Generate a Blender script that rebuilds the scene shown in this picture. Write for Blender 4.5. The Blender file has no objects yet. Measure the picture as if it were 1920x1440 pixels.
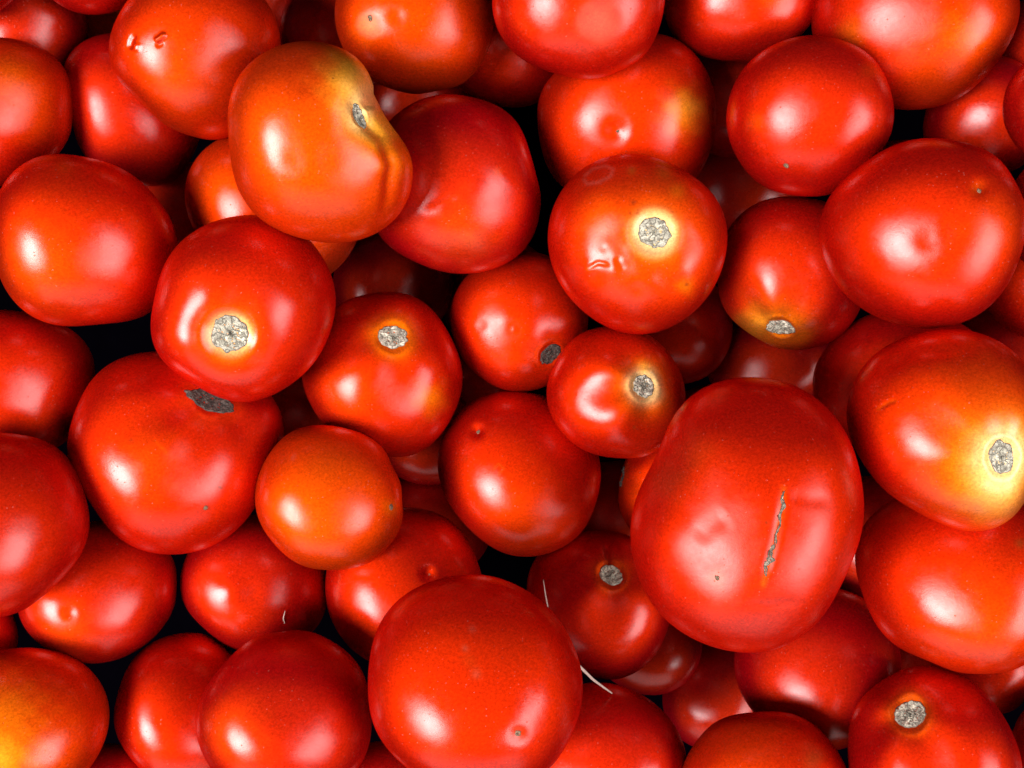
import bpy, bmesh, math, random
import numpy as np

# ------------------------------------------------------------------ camera, world, lamps, exposure
sc = bpy.context.scene
W, H = 1920.0, 1440.0            # the measure the outlines below are given in
HFOV = math.radians(60.0)
F = (W / 2) / math.tan(HFOV / 2)
CAM = np.array([0.0, 0.0, 0.62])

cam_data = bpy.data.cameras.new("camera")
cam_data.sensor_fit = 'HORIZONTAL'
cam_data.angle = HFOV
cam_data.clip_start = 0.01
cam_data.clip_end = 50.0
cam = bpy.data.objects.new("camera", cam_data)
cam.location = CAM
sc.collection.objects.link(cam)
sc.camera = cam

world = bpy.data.worlds.new("World")
sc.world = world
world.use_nodes = True
bg = world.node_tree.nodes["Background"]
bg.inputs[0].default_value = (0.55, 0.50, 1.0, 1)
bg.inputs[1].default_value = 0.010


def area_lamp(name, direction, dist, sx, sy, power, color, shape='RECTANGLE', spread=180):
    d = np.array(direction, float)
    d /= np.linalg.norm(d)
    ld = bpy.data.lights.new(name, 'AREA')
    ld.shape = shape
    ld.size, ld.size_y = sx, sy
    ld.energy = power
    ld.color = color
    ld.spread = math.radians(spread)
    o = bpy.data.objects.new(name, ld)
    o.location = np.array([0, 0, 0.2]) + d * dist
    from mathutils import Vector
    o.rotation_euler = Vector(-d).to_track_quat('-Z', 'Y').to_euler()
    sc.collection.objects.link(o)
    return o


area_lamp("window_light_bright", (-0.52, -0.22, 0.82), 1.6, 0.62, 0.66, 36.0, (1.0, 0.97, 0.97), 'ELLIPSE')
area_lamp("window_light_wide", (0.62, -0.26, 0.74), 1.6, 0.92, 0.74, 21.0, (1.0, 0.97, 0.97), 'RECTANGLE')
area_lamp("open_side_daylight", (-0.05, -0.90, 0.42), 2.2, 2.8, 1.4, 15.0, (1.0, 0.97, 0.94), 'RECTANGLE')

sc.view_settings.view_transform = 'Standard'
sc.view_settings.look = 'None'
sc.view_settings.exposure = 0.12
sc.view_settings.gamma = 1.0
sc.view_settings.use_curve_mapping = False
sc.render.engine = 'CYCLES'
sc.cycles.use_denoising = True
sc.cycles.max_bounces = 3
sc.cycles.diffuse_bounces = 1
sc.cycles.glossy_bounces = 1

# ------------------------------------------------------------------ materials


def new_mat(name):
    m = bpy.data.materials.new(name)
    m.use_nodes = True
    nt = m.node_tree
    return m, nt, nt.nodes["Principled BSDF"]


def node(nt, t, **kw):
    n = nt.nodes.new(t)
    for k, v in kw.items():
        setattr(n, k, v)
    return n


def math_node(nt, op, a, b=None, clamp=False):
    n = node(nt, 'ShaderNodeMath', operation=op)
    n.use_clamp = clamp
    for i, x in enumerate((a, b)):
        if x is None:
            continue
        if isinstance(x, (int, float)):
            n.inputs[i].default_value = x
        else:
            nt.links.new(x, n.inputs[i])
    return n.outputs[0]


def map_range(nt, v, a, b, c, d):
    n = node(nt, 'ShaderNodeMapRange')
    nt.links.new(v, n.inputs[0])
    for i, x in enumerate((a, b, c, d)):
        n.inputs[1 + i].default_value = x
    return n.outputs[0]


def mix_color(nt, fac, a, b, blend='MIX'):
    n = node(nt, 'ShaderNodeMix', data_type='RGBA', blend_type=blend)
    for inp, x in ((n.inputs[0], fac), (n.inputs[6], a), (n.inputs[7], b)):
        if isinstance(x, (int, float)):
            inp.default_value = x
        elif isinstance(x, tuple):
            inp.default_value = x
        else:
            nt.links.new(x, inp)
    return n.outputs[2]


def skin_material():
    m, nt, b = new_mat("tomato_skin")
    L = nt.links.new
    att = node(nt, 'ShaderNodeAttribute', attribute_name='pigment')
    scuff = node(nt, 'ShaderNodeAttribute', attribute_name='scuff')
    tc = node(nt, 'ShaderNodeTexCoord')
    oi = node(nt, 'ShaderNodeObjectInfo')
    off = node(nt, 'ShaderNodeVectorMath', operation='ADD')
    L(tc.outputs['Object'], off.inputs[0])
    L(oi.outputs['Random'], off.inputs[1])
    P = off.outputs[0]

    def noise(scale, detail=3.0, rough=0.6):
        n = node(nt, 'ShaderNodeTexNoise')
        L(P, n.inputs['Vector'])
        n.inputs['Scale'].default_value = scale
        n.inputs['Detail'].default_value = detail
        n.inputs['Roughness'].default_value = rough
        return n.outputs[0]

    mott = noise(120, 4, 0.65)
    grain = noise(1150, 3, 0.8)
    fac = math_node(nt, 'MULTIPLY', map_range(nt, mott, 0.35, 0.7, 0.0, 1.0), 0.30)
    col = mix_color(nt, fac, att.outputs['Color'], (0.58, 0.014, 0.003, 1), 'MIX')
    col = mix_color(nt, map_range(nt, fac, 0.0, 0.30, 0.55, 0.0), att.outputs['Color'], col)
    # fine grain of the skin: tiny paler and darker cells
    gcol = map_range(nt, grain, 0.32, 0.68, 0.70, 1.22)
    gm = node(nt, 'ShaderNodeVectorMath', operation='SCALE')
    L(col, gm.inputs[0])
    flesh = col
    L(gcol, gm.inputs[3])
    col = gm.outputs[0]
    # sparse pale dust specks
    vor = node(nt, 'ShaderNodeTexVoronoi')
    L(P, vor.inputs['Vector'])
    vor.inputs['Scale'].default_value = 760
    keep = node(nt, 'ShaderNodeSeparateColor')
    L(vor.outputs['Color'], keep.inputs[0])
    rad = map_range(nt, keep.outputs[0], 0.55, 1.0, 0.0, 0.20)
    speck = math_node(nt, 'LESS_THAN', vor.outputs['Distance'], rad)
    dustf = math_node(nt, 'MULTIPLY', speck, map_range(nt, noise(45, 2), 0.4, 0.65, 0.12, 0.48))
    col = mix_color(nt, dustf, col, (0.56, 0.18, 0.14, 1))
    # rare dark pin pricks
    vor2 = node(nt, 'ShaderNodeTexVoronoi')
    L(P, vor2.inputs['Vector'])
    vor2.inputs['Scale'].default_value = 210
    k2 = node(nt, 'ShaderNodeSeparateColor')
    L(vor2.outputs['Color'], k2.inputs[0])
    pin = math_node(nt, 'LESS_THAN', vor2.outputs['Distance'], map_range(nt, k2.outputs[1], 0.9, 1.0, 0.0, 0.10))
    col = mix_color(nt, math_node(nt, 'MULTIPLY', pin, 0.75), col, (0.10, 0.012, 0.008, 1))
    L(col, b.inputs['Base Color'])
    # gloss: waxy, broken by handling marks
    r = map_range(nt, noise(60, 4, 0.7), 0.3, 0.75, 0.21, 0.37)
    r = math_node(nt, 'ADD', r, math_node(nt, 'MULTIPLY', scuff.outputs['Fac'], 0.35))
    r = math_node(nt, 'ADD', r, math_node(nt, 'MULTIPLY', speck, 0.3), True)
    L(r, b.inputs['Roughness'])
    b.inputs['IOR'].default_value = 1.46
    b.inputs['Subsurface Weight'].default_value = 0.0
    b.inputs['Subsurface Radius'].default_value = (1.0, 0.35, 0.15)
    b.inputs['Subsurface Scale'].default_value = 0.004
    hgt = math_node(nt, 'ADD', math_node(nt, 'MULTIPLY', grain, 0.05),
                    math_node(nt, 'MULTIPLY', noise(230, 3), 0.22))
    hgt = math_node(nt, 'ADD', hgt, math_node(nt, 'MULTIPLY', speck, 0.05))
    hgt = math_node(nt, 'SUBTRACT', hgt, math_node(nt, 'MULTIPLY', pin, 0.10))
    bump = node(nt, 'ShaderNodeBump')
    bump.inputs['Strength'].default_value = 0.55
    bump.inputs['Distance'].default_value = 0.0004
    L(hgt, bump.inputs['Height'])
    L(bump.outputs[0], b.inputs['Normal'])
    # the flesh under the skin glows back broadly towards the light
    gl = node(nt, 'ShaderNodeBsdfGlossy', distribution='BECKMANN')
    gl.inputs['Roughness'].default_value = 0.60
    warm = node(nt, 'ShaderNodeVectorMath', operation='ADD')
    L(flesh, warm.inputs[0])
    warm.inputs[1].default_value = (0.11, 0.021, -0.010)
    wg = node(nt, 'ShaderNodeVectorMath', operation='SCALE')
    L(warm.outputs[0], wg.inputs[0])
    L(gcol, wg.inputs[3])
    L(wg.outputs[0], gl.inputs['Color'])
    L(bump.outputs[0], gl.inputs['Normal'])
    mx = node(nt, 'ShaderNodeMixShader')
    mx.inputs[0].default_value = 0.58
    L(b.outputs[0], mx.inputs[1])
    L(gl.outputs[0], mx.inputs[2])
    # the waxy skin itself: a clear gloss over both
    b.inputs['Specular IOR Level'].default_value = 0.0
    wax = node(nt, 'ShaderNodeBsdfGlossy', distribution='BECKMANN')
    wax.inputs['Color'].default_value = (1, 1, 1, 1)
    L(r, wax.inputs['Roughness'])
    L(bump.outputs[0], wax.inputs['Normal'])
    fr = node(nt, 'ShaderNodeFresnel')
    fr.inputs['IOR'].default_value = 1.37
    top = node(nt, 'ShaderNodeMixShader')
    L(math_node(nt, 'MINIMUM', fr.outputs[0], 0.11), top.inputs[0])
    L(mx.outputs[0], top.inputs[1])
    L(wax.outputs[0], top.inputs[2])
    L(top.outputs[0], nt.nodes['Material Output'].inputs['Surface'])
    return m


def cork_material(name, pale, dark, crackscale=420):
    m, nt, b = new_mat(name)
    L = nt.links.new
    tc = node(nt, 'ShaderNodeTexCoord')
    oi = node(nt, 'ShaderNodeObjectInfo')
    off = node(nt, 'ShaderNodeVectorMath', operation='ADD')
    L(tc.outputs['Object'], off.inputs[0])
    L(oi.outputs['Random'], off.inputs[1])
    n1 = node(nt, 'ShaderNodeTexNoise')
    n1.inputs['Scale'].default_value = crackscale * 0.9
    n1.inputs['Detail'].default_value = 5
    n1.inputs['Roughness'].default_value = 0.75
    L(off.outputs[0], n1.inputs['Vector'])
    warp = node(nt, 'ShaderNodeVectorMath', operation='MULTIPLY_ADD')
    L(n1.outputs['Color'], warp.inputs[0])
    warp.inputs[1].default_value = (0.0016,) * 3
    L(off.outputs[0], warp.inputs[2])
    n2 = node(nt, 'ShaderNodeTexNoise')
    n2.inputs['Scale'].default_value = crackscale
    n2.inputs['Detail'].default_value = 2.5
    L(warp.outputs[0], n2.inputs['Vector'])
    line = math_node(nt, 'ABSOLUTE', math_node(nt, 'SUBTRACT', n2.outputs[0], 0.5))
    crack = map_range(nt, line, 0.0, 0.05, 0.25, 1.0)
    tone = map_range(nt, n1.outputs[0], 0.34, 0.60, 0.25, 1.0)
    f = math_node(nt, 'MULTIPLY', crack, tone)
    att = node(nt, 'ShaderNodeAttribute', attribute_name='rim')
    f = math_node(nt, 'MULTIPLY', f, math_node(nt, 'SUBTRACT', 1.0, att.outputs['Fac'], True))
    L(mix_color(nt, f, dark, pale), b.inputs['Base Color'])
    b.inputs['Roughness'].default_value = 0.85
    bump = node(nt, 'ShaderNodeBump')
    bump.inputs['Strength'].default_value = 1.0
    bump.inputs['Distance'].default_value = 0.0009
    L(f, bump.inputs['Height'])
    L(bump.outputs[0], b.inputs['Normal'])
    return m


def plain_material(name, color, rough, scale=300, amount=0.3):
    m, nt, b = new_mat(name)
    tc = node(nt, 'ShaderNodeTexCoord')
    n1 = node(nt, 'ShaderNodeTexNoise')
    n1.inputs['Scale'].default_value = scale
    n1.inputs['Detail'].default_value = 4
    nt.links.new(tc.outputs['Object'], n1.inputs['Vector'])
    dark = tuple(c * (1 - amount) for c in color[:3]) + (1,)
    nt.links.new(mix_color(nt, n1.outputs[0], dark, color), b.inputs['Base Color'])
    b.inputs['Roughness'].default_value = rough
    return m


M_SKIN = skin_material()
M_CORK = cork_material("cork_scar", (0.84, 0.79, 0.62, 1), (0.09, 0.065, 0.045, 1))
M_CORK_DARK = cork_material("weathered_cork_scar", (0.17, 0.135, 0.11, 1), (0.012, 0.008, 0.008, 1))
M_CORK_TAN = cork_material("tan_crack_cork", (0.55, 0.46, 0.34, 1), (0.09, 0.06, 0.04, 1), 650)
M_BLOSSOM = cork_material("blossom_tip", (0.66, 0.46, 0.28, 1), (0.16, 0.05, 0.025, 1), 1400)
M_STRAW = plain_material("dry_straw", (0.60, 0.50, 0.42, 1), 0.7, 900, 0.35)
M_FLOOR = plain_material("shade_black_crate_base", (0.0009, 0.0006, 0.0016, 1), 0.9, 60, 0.5)  # near-black navy puts the shade of the gaps into the base colour
M_FLOOR.node_tree.nodes['Principled BSDF'].inputs['Specular IOR Level'].default_value = 0.0

# ------------------------------------------------------------------ tomato shapes
RAMP = np.array([[0.31, 0.0008, 0.008], [0.43, 0.0020, 0.006], [0.56, 0.0085, 0.002],  # dark end carries the crimson of shaded skin
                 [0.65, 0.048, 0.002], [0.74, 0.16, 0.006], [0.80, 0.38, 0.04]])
NAMED = {'cream': (0.94, 0.72, 0.30), 'yellow': (0.92, 0.44, 0.035), 'gold': (0.78, 0.16, 0.005),
         'green': (0.40, 0.32, 0.03), 'brown': (0.30, 0.05, 0.012), 'dark': (0.13, 0.012, 0.010),
         'pink': (0.62, 0.075, 0.045), 'orange': (0.64, 0.055, 0.003), 'red': (0.42, 0.005, 0.003),
         'olive': (0.36, 0.13, 0.012), 'grey': (0.34, 0.16, 0.11)}


def ramp(t):
    t = np.clip(t, 0, 1) * (len(RAMP) - 1)
    i = np.minimum(t.astype(int), len(RAMP) - 2)
    f = (t - i)[:, None]
    return RAMP[i] * (1 - f) + RAMP[i + 1] * f


def ray(px, py):
    d = np.array([(px - W / 2) / F, -(py - H / 2) / F, -1.0])
    return d / np.linalg.norm(d)


ICO = {}


def ico(level):
    if level not in ICO:
        bm = bmesh.new()
        bmesh.ops.create_icosphere(bm, subdivisions=level, radius=1.0)
        v = np.array([x.co[:] for x in bm.verts])
        v /= np.linalg.norm(v, axis=1)[:, None]
        f = np.array([[x.index for x in q.verts] for q in bm.faces], dtype=np.int32)
        bm.free()
        # turn it so that no icosahedron corner faces the camera
        a, b = 0.7, 0.4
        R1 = np.array([[1, 0, 0], [0, math.cos(a), -math.sin(a)], [0, math.sin(a), math.cos(a)]])
        R2 = np.array([[math.cos(b), 0, math.sin(b)], [0, 1, 0], [-math.sin(b), 0, math.cos(b)]])
        ICO[level] = (v @ R1.T @ R2.T, f)
    return ICO[level]


def seg_dist(P, pts):
    """distance of 2D points to a polyline, and the place along it (0..1)"""
    best = np.full(len(P), 1e9)
    where = np.zeros(len(P))
    pts = np.array(pts, float)
    n = len(pts) - 1
    for i in range(n):
        a, b = pts[i], pts[i + 1]
        ab = b - a
        t = np.clip(((P - a) @ ab) / (ab @ ab), 0, 1)
        d = np.linalg.norm(P - (a + t[:, None] * ab), axis=1)
        m = d < best
        best[m] = d[m]
        where[m] = (i + t[m]) / n
    return best, where


class Tomato:
    def __init__(self, spec, idx):
        self.s = spec
        self.idx = idx
        self.rng = np.random.RandomState(1000 + idx * 7)
        cx, cy = spec['c']
        self.c = (cx, cy)
        self.d = ray(cx, cy)
        self.w = -self.d
        u = np.array([1.0, 0, 0])
        u -= (u @ self.w) * self.w
        self.u = u / np.linalg.norm(u)
        self.v = np.cross(self.w, self.u)
        if 'o' in spec:
            pts = spec['o']
        else:
            rx, ry, rot = spec['e']
            pts = []
            cr, sr = math.cos(math.radians(rot)), math.sin(math.radians(rot))
            for k in range(24):
                a = 2 * math.pi * k / 24
                x, y = rx * math.cos(a), ry * math.sin(a)
                j = 1 + 0.025 * math.sin(2 * a + idx) + 0.02 * math.sin(3 * a + 2.1 * idx)
                pts.append((cx + (x * cr - y * sr) * j, cy + (x * sr + y * cr) * j))
        loc = np.array([self.to_local(p) for p in pts])
        th = np.arctan2(loc[:, 1], loc[:, 0])
        rho = np.hypot(loc[:, 0], loc[:, 1])
        rho *= np.sqrt(1 - np.minimum(rho.mean(), 0.3) ** 2)
        K = 7
        self.K = K
        A = [np.ones_like(th)]
        for k in range(1, K + 1):
            A += [np.cos(k * th), np.sin(k * th)]
        A = np.array(A).T
        reg = np.diag([0] + sum([[k ** 3.0] * 2 for k in range(1, K + 1)], [])) * 2e-4 * len(th)
        self.co = np.linalg.solve(A.T @ A + reg, A.T @ rho)
        self.r0 = self.co[0]
        self.h = self.r0 * spec.get('h', 0.9)
        self.D = 0.36
        # the stalk end
        rs = self.rng
        self.noise = [(rs.normal(size=3) * rs.uniform(1.2, 3.2), rs.uniform(0, 6.28), rs.uniform(0.3, 1)) for _ in range(7)]
        self.pole = None
        if spec.get('scar'):
            self.pole = self.dir_of(spec['scar'][0], spec['scar'][1])
        else:
            p = rs.normal(size=3)
            p[2] = -abs(p[2]) - 0.4
            self.pole = p / np.linalg.norm(p)
        a = np.cross(self.pole, [0.3, 0.9, 0.2])
        self.pa = a / np.linalg.norm(a)
        self.pb = np.cross(self.pole, self.pa)
        self.lobes = rs.randint(4, 7)
        self.lphase = rs.uniform(0, 6.28)

    def to_local(self, p):
        r = ray(*p)
        q = r / (r @ self.d) - self.d
        return np.array([q @ self.u, q @ self.v])

    def rho(self, th, cosphi=None):
        r = np.full(np.shape(th), self.co[0])
        for k in range(1, self.K + 1):
            a = self.co[2 * k - 1] * np.cos(k * th) + self.co[2 * k] * np.sin(k * th)
            if cosphi is not None and k > 0:
                a = a * np.power(cosphi, 1 if k == 1 else (0 if k == 2 else k - 1)) if k != 2 else a
            r = r + a
        return r

    def base(self, n):
        """smooth body without stalk dimple (unit distance)"""
        th = np.arctan2(n[:, 1], n[:, 0])
        cp = np.hypot(n[:, 0], n[:, 1])
        r = self.rho(th, cp)
        e = self.s.get('sq', 0.06)           # slight squareness
        k = 1 + e * (4 * cp ** 2 * n[:, 2] ** 2)
        return np.stack([r * n[:, 0] * k, r * n[:, 1] * k, self.h * n[:, 2] * k], 1)

    def dir_of(self, px, py):
        """direction on the near side whose point is seen at that place"""
        n = np.array([0, 0, 1.0])
        r = ray(px, py)
        for _ in range(12):
            p = self.base(n[None])[0]
            q = r * ((1 - p[2]) / (r @ self.d)) - self.d * (1 - p[2])
            off = np.array([q @ self.u, q @ self.v])
            th = math.atan2(off[1], off[0])
            cp = math.hypot(n[0], n[1])
            rr = float(self.rho(np.array([th]), np.array([cp]))[0])
            k = 1 + self.s.get('sq', 0.06) * 4 * cp ** 2 * n[2] ** 2
            xy = off / (rr * k)
            m = np.hypot(*xy)
            if m > 0.985:
                xy *= 0.985 / m
            n2 = np.array([xy[0], xy[1], math.sqrt(max(0.0, 1 - xy @ xy))])
            n = 0.4 * n + 0.6 * n2
            n /= np.linalg.norm(n)
        return n

    def screen(self, P):
        """where unit-distance local points are seen (pixels)"""
        X = (self.d + P[:, :1] * self.u + P[:, 1:2] * self.v + P[:, 2:] * self.w)
        return np.stack([W / 2 - X[:, 0] / X[:, 2] * F, H / 2 + X[:, 1] / X[:, 2] * F], 1)

    def surf(self, n):
        s = self.s
        P = self.base(n)
        R = self.r0
        # uneven growth
        w = np.zeros(len(n))
        for f, ph, a in self.noise:
            w += a * np.sin(n @ f + ph)
        P = P * (1 + s.get('lump', 0.012) * w * 0.5)[:, None]
        # stalk dimple and shoulder lobes
        ca = np.clip(n @ self.pole, -1, 1)
        g = np.arccos(ca)
        psi = np.arctan2(n @ self.pb, n @ self.pa)
        dep = s.get('dimple', 0.10)
        wid = s.get('dimw', 0.34)
        P = P - self.pole * (dep * R * np.exp(-(g / wid) ** 2))[:, None]
        if s.get('scar') and s.get('showscar', True):
            q = g / (min(s['scar'][2], s['scar'][3]) / (R * F))
            P = P - self.pole * (s.get('sink', 3.0) / F / (1 + np.exp((q - 1.0) * 9)))[:, None]
            P = P + self.pole * (1.0 / F * np.exp(-((q - 1.35) / 0.22) ** 2))[:, None]
        la = s.get('lobe', 0.012)
        band = np.exp(-((g - 0.55) / 0.42) ** 2) * np.clip(g / 0.3, 0, 1)
        P = P + n * (la * R * np.cos(self.lobes * psi + self.lphase + 0.6 * np.sin(psi)) * band)[:, None]
        # marks given in picture measure, near side only
        near = n[:, 2] > -0.05
        if any(k in s for k in ('dents', 'grooves')):
            S = self.screen(self.base(n))
            for (x, y, r, d) in s.get('dents', []):
                d = d * s.get('dentk', 0.6 if r > 13 else 1.0)
                q = np.hypot(S[:, 0] - x, S[:, 1] - y) / r
                P = P - n * (np.where(near, d / F * np.exp(-q ** 2), 0))[:, None]
            for (pts, wd, d) in s.get('grooves', []):
                q, t = seg_dist(S, pts)
                taper = np.minimum(1, 4.0 * np.minimum(t + 0.02, 1.02 - t))
                P = P - n * (np.where(near, d / F * taper * np.exp(-(q / wd) ** 2), 0))[:, None]
        return P

    def world(self, P):
        return CAM + self.D * (self.d + P[:, :1] * self.u + P[:, 1:2] * self.v + P[:, 2:] * self.w)

    def centre(self):
        return CAM + self.D * self.d

    def reach(self, vec):
        """half-size towards a world direction"""
        l = np.array([vec @ self.u, vec @ self.v, vec @ self.w])
        l /= np.linalg.norm(l)
        th = math.atan2(l[1], l[0])
        a = float(self.rho(np.array([th]))[0])
        return self.D / math.sqrt((l[0] ** 2 + l[1] ** 2) / a ** 2 + l[2] ** 2 / self.h ** 2)


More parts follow.
